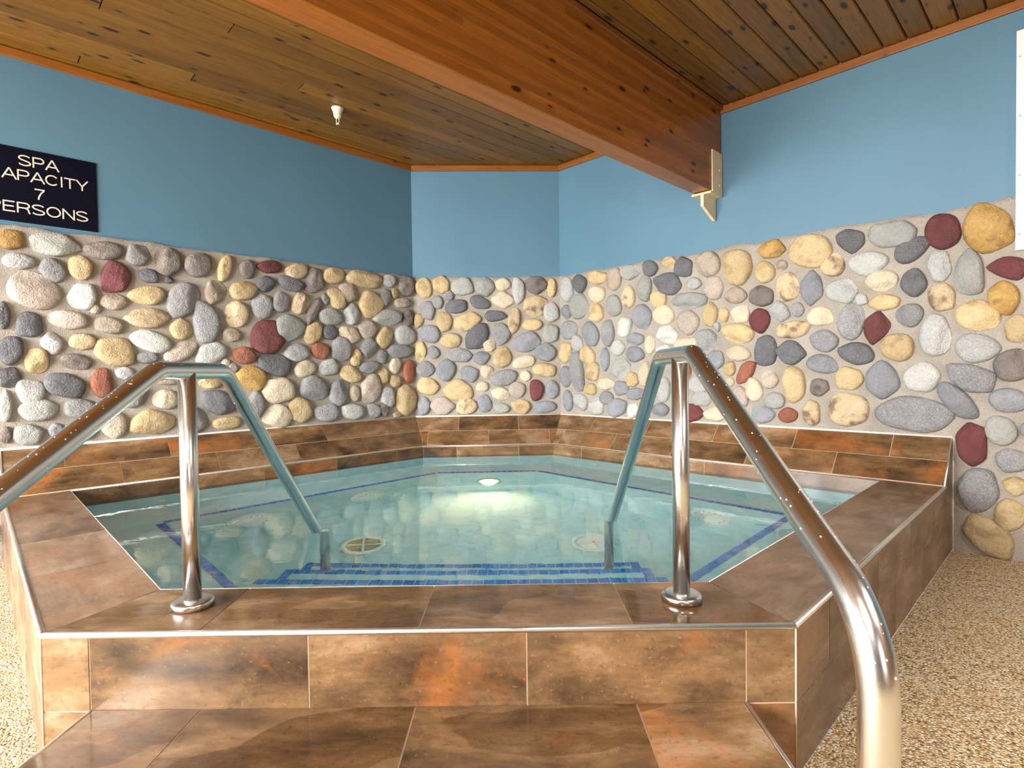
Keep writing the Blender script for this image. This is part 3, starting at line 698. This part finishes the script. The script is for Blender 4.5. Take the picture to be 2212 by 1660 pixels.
def lettering(text, w, h, cx, cy, parent, th=0.122):
    adv = sum(GLYPH[ch][0] for ch in text)
    sx = w / adv
    v, f = [], []
    x = 0.0
    t = th * h / 2
    for ch in text:
        a, strokes = GLYPH[ch]
        for stq in strokes:
            pts = [np.array([(x + p[0]) * sx - w / 2, (p[1] - 0.5) * h]) for p in stq]
            o = len(v)
            for i, p in enumerate(pts):
                d = unit(pts[min(i + 1, len(pts) - 1)] - pts[max(i - 1, 0)])
                if len(pts) > 10 and np.allclose(pts[0], pts[-1]) and i in (0, len(pts) - 1): d = unit(pts[1] - pts[-2])
                nn = np.array([-d[1], d[0]]) * t
                v += [(*(p + nn), 0.0067 + 0.0001 * (len(v) % 3)), (*(p - nn), 0.0067)]
            f += [[o + 2 * i, o + 2 * i + 1, o + 2 * i + 3, o + 2 * i + 2] for i in range(len(pts) - 1)]
        x += a
    return link('lettering', pymesh('lettering', v, f, fix=False), LETTER, parent, Matrix.Translation((cx, cy, 0)))
for txt, w, zc in (('SPA', 0.205, 1.396), ('CAPACITY', 0.512, 1.300), ('7', 0.060, 1.194), ('PERSONS', 0.508, 1.0925)):
    lettering(txt, w, 0.069, 0.0, zc + EYE - 2.384, sign)

# ---- white framed window at the right edge
x0, x1, z0, z1, cw = 3.472, 4.75, 1.803, 3.046, 0.09
win = empty('window_1', FRAME['right'] @ Vector((x0, z0, 0)))
tag(win, 'white painted window surround with small nail heads', None, None, 'structure')
wi = Matrix.Translation(-win.location) @ FRAME['right']
box('casing', (x0, z0, 0.0), (x0 + cw, z1, 0.052), WHITE, win, wi, 0.002)
box('casing', (x1 - cw, z0, 0.0), (x1, z1, 0.052), WHITE, win, wi, 0.002)
box('casing', (x0 + cw, z1 - cw, 0.0), (x1 - cw, z1, 0.05), WHITE, win, wi, 0.002)
box('casing', (x0 + cw, z0, 0.0), (x1 - cw, z0 + cw, 0.05), WHITE, win, wi, 0.002)
box('pane', (x0 + cw, z0 + cw, 0.004), (x1 - cw, z1 - cw, 0.010), mat_plain('frosted_pane', (226, 234, 236), 0.25), win, wi)
for i in range(4):
    lathe('nail_head', [(0.003, 0), (0.003, 0.0015), (0.001, 0.002)], NAIL, win, wi @ Matrix.Translation((x0 + 0.016, z0 + 0.09 + i * 0.335, 0.052)), 8)

# ---- added round lamps, unseen behind the viewer, as a source for fill light
GLOBE = mat_emit('fill_globe', (1.0, 0.9, 0.76), 6)
def fill_lamp(x, y, power, label):
    o = empty('fill_lamp', (x, y, Z_CEIL))
    tag(o, label, 'lamp', 'added round fill lamps behind the viewer')
    lathe('base', [(0.17, 0.0), (0.17, -0.02), (0.15, -0.03)], IVORY, o)
    lathe('globe', [(0.15, -0.03), (0.15, -0.05), (0.13, -0.10), (0.08, -0.13), (0.02, -0.14)], GLOBE, o)
    d = bpy.data.lights.new('fill_lamp_light', 'AREA'); d.shape = 'DISK'; d.size = 0.3; d.energy = power; d.color = (1.0, 0.94, 0.86)
    q = bpy.data.objects.new('fill_lamp_light', d); COL.objects.link(q); q.location = (x, y, Z_CEIL - 0.16)
fill_lamp(-0.2, -1.5, 80, 'added round fill lamp unseen behind the viewer')
fill_lamp(2.6, -0.6, 80, 'added round fill lamp unseen above the pebble floor on the right')
# ------------------------------------------------------------------ the spa
spa = empty('spa_pool', ((FL[0] + FR[0]) / 2, (FL[1] + FR[1]) / 2, 0))
tag(spa, 'raised corner spa pool faced with rust brown tiles', 'spa pool')
PI_ = Matrix.Translation(-Vector(spa.location))
def clip(poly, a, b, c):                     # keep a*x + b*y <= c
    out = []
    for i in range(len(poly)):
        p, q = poly[i], poly[(i + 1) % len(poly)]
        dp, dq = a * p[0] + b * p[1] - c, a * q[0] + b * q[1] - c
        if dp <= 1e-9: out.append(p)
        if (dp < -1e-9 and dq > 1e-9) or (dp > 1e-9 and dq < -1e-9):
            t = dp / (dp - dq); out.append((p[0] + (q[0] - p[0]) * t, p[1] + (q[1] - p[1]) * t))
    return out
def area(poly): return 0.5 * sum(poly[i][0] * poly[(i + 1) % len(poly)][1] - poly[(i + 1) % len(poly)][0] * poly[i][1] for i in range(len(poly)))
def inset(poly, g):
    if area(poly) < 0: poly = poly[::-1]
    base = poly; out = poly
    for i in range(len(base)):
        p, q = base[i], base[(i + 1) % len(base)]
        dx, dy = q[0] - p[0], q[1] - p[1]; L = math.hypot(dx, dy)
        if L < 1e-6: continue
        a, b = dy / L, -dx / L                # outward normal of a ccw polygon
        out = clip(out, a, b, a * p[0] + b * p[1] - g)
        if len(out) < 3: return []
    return out
BODYV, BODYF = [], []
def face(parent, base, O, U, V, poly, courses, mat, gap=0.0046, thick=0.008, body=True, name='tile'):
    """courses: list of (v0, v1, [seams in u]); tiles lie in the plane O + u U + v V"""
    U, V = np.array(U, float), np.array(V, float); N = np.cross(U, V); O = np.array(O, float)
    if body:
        pts = inset(poly, 0.0005)
        o = len(BODYV)
        BODYV.extend([tuple(O + U * a + V * b - N * 0.0022) for a, b in pts]); BODYF.append([o + i for i in range(len(pts))])
    for v0, v1, seams in courses:
        strip = clip(clip(poly, 0, 1, v1), 0, -1, -v0)
        if len(strip) < 3: continue
        us = [p[0] for p in strip]
        cuts = [min(us) - 1] + [s for s in sorted(seams) if min(us) + 0.012 < s < max(us) - 0.012] + [max(us) + 1]
        for a, b in zip(cuts[:-1], cuts[1:]):
            t = inset(clip(clip(strip, 1, 0, b), -1, 0, -a), gap / 2)
            if len(t) < 3 or abs(area(t)) < 2e-4: continue
            cx = sum(p[0] for p in t) / len(t); cy = sum(p[1] for p in t) / len(t)
            v, f = prism([(p[0] - cx, p[1] - cy) for p in t], -thick, 0.0)
            link(name, pymesh(name, v, f), mat, parent, base @ frame(O + U * cx + V * cy, U, V, N))
def a3(p, z=0.0): return np.array([p[0], p[1], z])
d3 = lambda d: np.array([d[0], d[1], 0.0])
UF = unit(FR - FL); VF = v2(-UF[1], UF[0])
LF = float(np.linalg.norm(FR - FL))
NOSE = 0.011                                   # metal nosing on the deck edge
XL, XR = 0.134, LF - 0.138                     # the step lands between these on the front
# front face
face(spa, PI_, a3(FL), d3(UF), UP, [(0, 0), (LF, 0), (LF, Z_DECK - NOSE), (0, Z_DECK - NOSE)],
     [(0, Z_TREAD - 0.004, [XL, XR]), (Z_TREAD - 0.004, Z_DECK, [XL, XL + 0.610, XL + 1.218, XR])], TILE)
# outer sides
LRt = float((ORw - FR) @ DR); LLt = float((OLw - FL) @ DL)
tOR, tOL = float((OR - FR) @ DR), float((OL - FL) @ DL)
side_r = [(0, 0), (LRt, 0), (LRt, Z_DECK - NOSE), (0, Z_DECK - NOSE)]
face(spa, PI_, a3(FR), d3(DR), UP, side_r, [(0, 0.214, [0.0, 0.6, 1.2, 1.8, 2.42]), (0.214, Z_DECK, [0.30, 0.90, 1.51, 2.11])], TILE2)
face(spa, PI_, a3(FR), d3(DR), UP, [(tOR + 0.004, Z_DECK - NOSE), (LRt, Z_DECK - NOSE), (LRt, Z_LEDGE)], [(0, 1, [])], TILE2)
side_l = [(-LLt, 0), (0, 0), (0, Z_DECK - NOSE), (-LLt, Z_DECK - NOSE)]
face(spa, PI_, a3(FL), d3(-DL), UP, side_l, [(0, 0.214, [-0.7, -1.3, -1.9, -2.5]), (0.214, Z_DECK, [-0.38, -0.98, -1.58, -2.18])], TILE2)
face(spa, PI_, a3(FL), d3(-DL), UP, [(-LLt, Z_DECK - NOSE), (-tOL - 0.004, Z_DECK - NOSE), (-LLt, Z_LEDGE)], [(0, 1, [])], TILE2)
# deck (coping)
def deck(poly2, O, U, seams, mat):
    V = v2(-U[1], U[0])
    face(spa, PI_, a3(O, Z_DECK), d3(U), d3(V), [((p - O) @ U, (p - O) @ V) for p in poly2], [(-2, 2, seams)], mat)
e = 0.008
deck([FL + VF * e, FR + VF * e, IR, IL], FL, UF, [0.437, 1.052, 1.652], TILEWET)
deck([IR, FR - ER * -e * 0 + ER * e, OR + ER * e, WR], IR, DR, [0.49, 1.11, 1.70], TILE2)
deck([FL + EL * e, IL, WL, OL + EL * e], IL, DL, [0.468, 1.034, 1.64], TILE2)
# sloped ledge and the band down to the water
SL = math.hypot(LEDGE, Z_LEDGE - Z_DECK)
KL = meet(BL + DL * LEDGE, EL, BL + NB * LEDGE, UB); KR = meet(BR + DR * LEDGE, ER, BR + NB * LEDGE, UB)
LB = float(np.linalg.norm(BR - BL)); LL = float(np.linalg.norm(BL - WL)); LR = float(np.linalg.norm(BR - WR))
slope = lambda D: d3(D) * (LEDGE / SL) + UP * ((Z_LEDGE - Z_DECK) / SL)
MID = SL * 0.5
face(spa, PI_, a3(BL, Z_DECK), d3(EL), slope(DL), [(-(LL + COPE - e), 0), (0, 0), (float((KL - BL) @ EL), SL), (-(LL + COPE - e), SL)],
     [(0.006, MID, [-0.582, -1.2, -1.812, -2.414]), (MID, SL, [-0.286, -0.908, -1.494, -2.104, -2.707])], TILE)
face(spa, PI_, a3(BR, Z_DECK), d3(-ER), slope(DR), [(0, 0), (LR + COPE - e, 0), (LR + COPE - e, SL), (float((KR - BR) @ -ER), SL)],
     [(0.006, MID, [0.06, 0.662, 1.262, 1.871, 2.456]), (MID, SL, [0.34, 0.94, 1.561, 2.162, 2.755])], TILE)
face(spa, PI_, a3(BL, Z_DECK), d3(UB), slope(NB), [(0, 0), (LB, 0), (float((KR - BL) @ UB), SL), (float((KL - BL) @ UB), SL)],
     [(0.006, MID, [0.037, 0.632, 1.237]), (MID, SL, [0.336, 0.936])], TILE)
ZB = -0.20
band = lambda L0, L1: [(L0, ZB), (L1, ZB), (L1, -0.010), (L0, -0.010)]
face(spa, PI_, a3(BL, Z_DECK), d3(EL), UP, band(-LL, 0), [(-1, 1, [-0.295, -0.895, -1.503, -2.088])], TILE)
face(spa, PI_, a3(BR, Z_DECK), d3(-ER), UP, band(0, LR), [(-1, 1, [0.353, 0.937, 1.563, 2.16])], TILE)
face(spa, PI_, a3(BL, Z_DECK), d3(UB), UP, band(0, LB), [(-1, 1, [0.325, 0.927])], TILE)
Ssl, Ssr, Sf = float((WL - IL) @ DL), float((WR - IR) @ DR), float(np.linalg.norm(IR - IL))
face(spa, PI_, a3(IL, Z_DECK), d3(DL), UP, band(0, Ssl), [(-1, 1, [0.6, 1.2, 1.8])], TILE2)
face(spa, PI_, a3(IR, Z_DECK), d3(-DR), UP, band(-Ssr, 0), [(-1, 1, [-0.6, -1.2, -1.8])], TILE2)
face(spa, PI_, a3(IR, Z_DECK), d3(-UF), UP, band(0, Sf), [(-1, 1, [0.6, 1.2])], TILE)
link('grout_bed', pymesh('grout_bed', BODYV, BODYF, fix=False), GROUT, spa, PI_)

# metal nosings and caulk
def strip(name, p, q, mat, r=0.0065, parent=spa, base=PI_, seg=10):
    return link(name, tube_mesh(name, [p, q], r, seg), mat, parent, base)
c = 0.004
for p, q in ((FL + VF * c, FR + VF * c), (FR + ER * c, OR + ER * c), (FL + EL * c, OL + EL * c)):
    strip('edge_trim', a3(p, Z_DECK - 0.0055), a3(q, Z_DECK - 0.0055), TRIMM, 0.0092)
for p, q in ((WL, BL), (BL, BR), (BR, WR)):
    strip('edge_trim', a3(p, Z_DECK - 0.004), a3(q, Z_DECK - 0.004), TRIMM, 0.0055)
for p, q in ((IL, IR), (IL, WL), (IR, WR)):
    strip('edge_trim', a3(p, Z_DECK - 0.004), a3(q, Z_DECK - 0.004), WGROUT, 0.004)
strip('edge_trim', a3(OR + ER * c, Z_DECK), a3(OR + ER * c + DR * LEDGE, Z_LEDGE), TRIMM, 0.006)
strip('edge_trim', a3(OL + EL * c, Z_DECK), a3(OL + EL * c + DL * LEDGE, Z_LEDGE), TRIMM, 0.006)
k1 = 0.006
for p, q in ((OL + DL * (LEDGE - k1), KL), (KL, KR), (KR, OR + DR * (LEDGE - k1))):
    strip('caulk_line', a3(p, Z_LEDGE + 0.002), a3(q, Z_LEDGE + 0.002), WGROUT, 0.0075)
strip('caulk_line', a3(OR + DR * LEDGE - ER * 0.002, 0), a3(OR + DR * LEDGE - ER * 0.002, Z_LEDGE), WGROUT, 0.006)
strip('corner_grout', a3(FR, 0), a3(FR, Z_DECK - 0.012), GROUT, 0.0025)
strip('corner_grout', a3(FL, 0), a3(FL, Z_DECK - 0.012), GROUT, 0.0025)

# basin: walls, floor, bench and steps under water
def shell(name, pts, z0, z1, mat, parent, close=True):
    v, f = [], []
    for p in pts: v += [(p[0], p[1], z0), (p[0], p[1], z1)]
    n = len(pts)
    for i in range(n if close else n - 1):
        j = (i + 1) % n
        f.append([2 * i, 2 * j, 2 * j + 1, 2 * i + 1])
    return link(name, pymesh(name, v, f, fix=False), mat, parent, PI_)
PLAN = [IL, IR, WR, BR, BL, WL]
shell('basin_wall', PLAN, Z_POOL, Z_DECK + ZB + 0.002, PLASTER, spa)
slab('basin_floor', PLAN, Z_POOL - 0.05, Z_POOL, PLASTER, spa, PI_)
BW, BS = 0.455, 0.415
bl = meet(BL - DL * BW, EL, BL - NB * BW, UB); br = meet(BR - DR * BW, ER, BR - NB * BW, UB)
l_ = meet(BL - DL * BW, EL, WL + EL * BS, DL); r_ = meet(BR - DR * BW, ER, WR + ER * BS, DR)
lf = meet(l_, DL, IL, UF); rf = meet(r_, DR, IL, UF)
bench = slab('bench', [IL, lf, l_, bl, br, r_, rf, IR, WR, BR, BL, WL], Z_POOL, Z_BENCH, PLASTER, spa, PI_)
MG = 0.0535
mos = []
for i, m in enumerate(MOSAIC):
    s = 0.5 * (MG - 0.005)
    vv, ff = prism([(-s, -s), (s, -s), (s, s), (-s, s)], 0, 0.004)
    me = pymesh('mosaic_tile', vv, ff); me.materials.append(m); mos.append(me)
mrs = random.Random(3)
def mosaic_row(p, q, z, inward, parent):
    d = unit(q - p); L = float(np.linalg.norm(q - p)); n = max(1, round(L / MG))
    for i in range(n):
        c2 = p + d * (L * (i + 0.5) / n) + inward * (MG / 2)
        link('mosaic_tile', mos[mrs.choice((0, 0, 0, 1, 1, 2, 3))], None, parent,
             Matrix.Translation((c2[0], c2[1], z)) @ Matrix.Rotation(math.atan2(d[1], d[0]), 4, 'Z') @ Matrix.Diagonal((L / n / MG, 1, 1, 1)))
SX0, SX1 = -1.245, 0.683
ls = l_ - DL * float((l_ - v2(SX0, 2.55)) @ DL)
mosaic_row(ls, l_, Z_BENCH, -EL, bench)
mosaic_row(l_ + EL * MG * 0, bl, Z_BENCH, DL, bench)
mosaic_row(bl, br, Z_BENCH, NB, bench)
mosaic_row(br, r_, Z_BENCH, DR, bench)
mosaic_row(r_ - DR * MG * 0, rf, Z_BENCH, -ER, bench)
for (yy, zz) in ((2.60, Z_BENCH), (2.925, Z_STEP2), (3.215, Z_STEP3)):
    st = box('pool_step', (SX0, 1.85, Z_POOL), (SX1, yy, zz), PLASTER, spa, PI_)
    mosaic_row(v2(SX0, yy - MG), v2(SX1, yy - MG), zz, v2(0, 1), st)
    if zz < Z_BENCH: mosaic_row(v2(SX0, yy - 0.38), v2(SX0, yy - MG), zz, v2(1, 0), st)
    mosaic_row(v2(SX1, yy - 0.38), v2(SX1, yy - MG), zz, v2(-1, 0), st)
# main drains
for (x, y) in ((-1.045, 3.675), (0.490, 3.705)):
    dr = lathe('main_drain', [(0.13, 0.0), (0.13, 0.012), (0.10, 0.018), (0.02, 0.020)], OLIVE if x < 0 else PALE, spa, PI_ @ Matrix.Translation((x, y, Z_POOL)))
    ring = lathe('drain_ring', [(0.118, 0.010), (0.118, 0.024), (0.146, 0.022), (0.146, 0.0)], PALE, dr)
    for a in range(2):
        box('drain_bar', (-0.12, -0.008, 0.016), (0.12, 0.008, 0.024), PALE, dr, Matrix.Rotation(math.radians(12 + 90 * a), 4, 'Z'))
    for a in range(12):
        box('drain_lug', (0.142, -0.007, 0.002), (0.158, 0.007, 0.018), PALE, dr, Matrix.Rotation(2 * math.pi * a / 12, 4, 'Z'))
# round suction covers on the bench face
def on_face(P, D, z): return PI_ @ frame((P[0], P[1], z), (-D[1], D[0], 0), (0, 0, 1), (-D[0], -D[1], 0)) if False else PI_ @ frame((P[0], P[1], z), (D[1], -D[0], 0), (0, 0, 1), (-D[0], -D[1], 0))
def cover(P, D):
    cv = lathe('suction_cover', [(0.142, 0), (0.142, 0.012), (0.125, 0.026), (0.08, 0.038), (0.02, 0.042)], PALE, spa, on_face(P, D, -0.43))
    lathe('cover_rim', [(0.150, 0), (0.150, 0.006), (0.138, 0.014), (0.136, 0.0)], PALE, cv)
    for i in range(16):
        a = 2 * math.pi * i / 16
        lathe('screw', [(0.006, 0.03), (0.006, 0.034), (0.003, 0.035)], OLIVE, cv, Matrix.Translation((0.105 * math.cos(a), 0.105 * math.sin(a), 0)), 8)
for s in (0.864, 1.774): cover(BL - DL * BW - EL * s, DL)
for s in (1.842,): cover(BR - DR * BW - ER * s, DR)
for P, D in ((BL - EL * 2.21, DL), (BL - EL * 1.30, DL), (BL - EL * 0.435, DL), (BR - ER * 0.5, DR), (BR - ER * 1.4, DR), (BR - ER * 2.2, DR)):
    lathe('jet', [(0.034, 0), (0.034, 0.006), (0.022, 0.010), (0.018, 0.002)], PALE, spa, PI_ @ frame((P[0], P[1], 0.067), (D[1], -D[0], 0), (0, 0, 1), (-D[0], -D[1], 0)), 20)
# underwater lamp in the back bench face
LP = BL + UB * 0.632 - NB * BW
lamp = lathe('pool_lamp', [(0.075, 0.0), (0.075, 0.010), (0.06, 0.018), (0.02, 0.022)], LAMP, spa, on_face(LP, NB, -0.45))
lathe('lamp_ring', [(0.11, 0), (0.11, 0.010), (0.09, 0.018), (0.076, 0.010), (0.076, 0.0)], STEEL, lamp)
ld = bpy.data.lights.new('pool_lamp_light', 'SPOT'); ld.energy = 18; ld.color = (1.0, 0.66, 0.36); ld.shadow_soft_size = 0.06; ld.spot_size = math.radians(150); ld.spot_blend = 0.8
lo = bpy.data.objects.new('pool_lamp_light', ld); COL.objects.link(lo)
lpos = LP - NB * 0.06
lo.location = (lpos[0], lpos[1], -0.45)
lo.rotation_euler = Vector((-NB[0], -NB[1], -0.45)).to_track_quat('-Z', 'Y').to_euler()

# ------------------------------------------------------------------ water
wpoly = [p for p in PLAN]
wnx = pymesh('spa_water', [(p[0], p[1], Z_WATER) for p in wpoly], [list(range(6))], fix=False)
water = link('spa_water', wnx, WATER)
tag(water, 'clear turquoise water filling the spa pool', 'water')

# ------------------------------------------------------------------ tiled step in front
SD = 0.335
s0, s1 = FL + UF * XL, FL + UF * XR
LS = float(np.linalg.norm(s1 - s0))
step = empty('entry_step', (s0[0] + UF[0] * LS / 2 - VF[0] * SD / 2, s0[1] + UF[1] * LS / 2 - VF[1] * SD / 2, 0))
tag(step, 'low brown tiled entry step in front of the spa', 'step')
SI = Matrix.Translation(-Vector(step.location))
BODYV, BODYF = [], []
P0 = s0 - VF * SD
face(step, SI, a3(P0, Z_TREAD), d3(UF), d3(VF), [(0.006, 0.008), (LS - 0.006, 0.008), (LS - 0.006, SD), (0.006, SD)], [(-1, 2, [0.31, 0.908, 1.522])], TILEWET)
face(step, SI, a3(P0), d3(UF), UP, [(0, 0), (LS, 0), (LS, Z_TREAD - NOSE), (0, Z_TREAD - NOSE)], [(0, 1, [0.61, 1.218])], TILE)
face(step, SI, a3(P0 + UF * LS), d3(VF), UP, [(0, 0), (SD, 0), (SD, Z_TREAD - NOSE), (0, Z_TREAD - NOSE)], [(0, 1, [])], TILE)
face(step, SI, a3(s0), d3(-VF), UP, [(0, 0), (SD, 0), (SD, Z_TREAD - NOSE), (0, Z_TREAD - NOSE)], [(0, 1, [])], TILE)
link('grout_bed', pymesh('grout_bed', BODYV, BODYF, fix=False), GROUT, step, SI)
for p, q in ((P0, P0 + UF * LS), (P0, s0), (P0 + UF * LS, s1)):
    strip('edge_trim', a3(p, Z_TREAD - 0.005), a3(q, Z_TREAD - 0.005), TRIMM, 0.0065, step, SI)

# ------------------------------------------------------------------ handrails
def handrail(label, x0, x1, yl, zl, yt0, yt1, zt, yb, zb, post_y):
    r = empty('handrail', (x0, post_y, Z_DECK))
    tag(r, label, 'handrail', 'stainless handrails of the spa')
    inv = Matrix.Translation((-x0, -post_y, -Z_DECK))
    xm = lambda y: x0 + (x1 - x0) * max(0.0, (y - yt1) / (yb - yt1))
    path = rounded([(x0, yl, 0.0), (x0, yl, zl), (x0, yt0, zt), (x0, yt1, zt), (x1, yb, zb), (x1, yb, Z_STEP3 + 0.001)], [0, 0.17, 0.10, 0.10, 0.07, 0], 12)
    link('rail', tube_mesh('rail', path, 0.0262, 28), STEEL, r, inv)
    rs = random.Random(int(x0 * 100) + 200)                # beads of water on the upper half of the tube
    v, f = [], []
    cum = [0.0]
    for i in range(len(path) - 1): cum.append(cum[-1] + (path[i + 1] - path[i]).length)
    for _ in range(230):
        w = rs.uniform(0.62, cum[-1])
        i = max(j for j in range(len(path) - 1) if cum[j] <= w)
        p = path[i].lerp(path[i + 1], (w - cum[i]) / max(1e-6, cum[i + 1] - cum[i])); t = (path[i + 1] - path[i]).normalized()
        if p.z < 0.44 or abs(t.z) > 0.99: continue
        sd = Vector((1, 0, 0)); up_ = sd.cross(t); up_ = up_ if up_.z > 0 else -up_
        a = rs.gauss(0, 0.9)
        nn = up_ * math.cos(a) + sd * math.sin(a); tt = t; bb = nn.cross(tt)
        c = p + nn * 0.0260; q = rs.uniform(0.0008, 0.0019); o = len(v)
        for fr, hh in ((1.0, 0.0), (0.8, 0.55)):
            for k in range(6):
                w = 2 * math.pi * k / 6
                v.append(c + tt * (q * fr * math.cos(w) * 1.4) + bb * (q * fr * math.sin(w)) + nn * (q * hh))
        v.append(c + nn * (q * 0.8))
        for k in range(6): f += [[o + k, o + (k + 1) % 6, o + 6 + (k + 1) % 6, o + 6 + k], [o + 6 + k, o + 6 + (k + 1) % 6, o + 12]]
    dr_ = link('water_beads', pymesh('water_beads', v, f, True), DROP, r, inv); dr_['kind'] = 'stuff'
    link('post', tube_mesh('post', [(x0, post_y, Z_DECK + 0.001), (x0, post_y, zt - 0.006)], 0.0255, 28), STEEL, r, inv)
    lathe('flange', [(0.061, 0.0), (0.061, 0.016), (0.058, 0.022), (0.046, 0.025), (0.028, 0.026)], STEEL, r, None, 40)
    lathe('flange', [(0.058, 0.0), (0.058, 0.010), (0.050, 0.016), (0.028, 0.017)], STEEL, r, Matrix.Translation((0, yl - post_y, -Z_DECK)), 40)
    lathe('flange', [(0.052, 0.0), (0.052, 0.010), (0.044, 0.014), (0.028, 0.015)], STEEL, r, Matrix.Translation((x1 - x0, yb - post_y, Z_STEP3 - Z_DECK)), 40)
    return r
handrail('bent steel handrail with post beside the pale stained deck tiles, under the sign wall', -1.016, -1.048, 0.765, 0.768, 1.556, 1.920, 1.164, 2.960, 0.230, 1.700)
handrail('bent steel handrail whose front leg comes down onto the pebble floor in view', 0.496, 0.496, 0.772, 0.785, 1.575, 1.945, 1.191, 3.105, 0.250, 1.712)
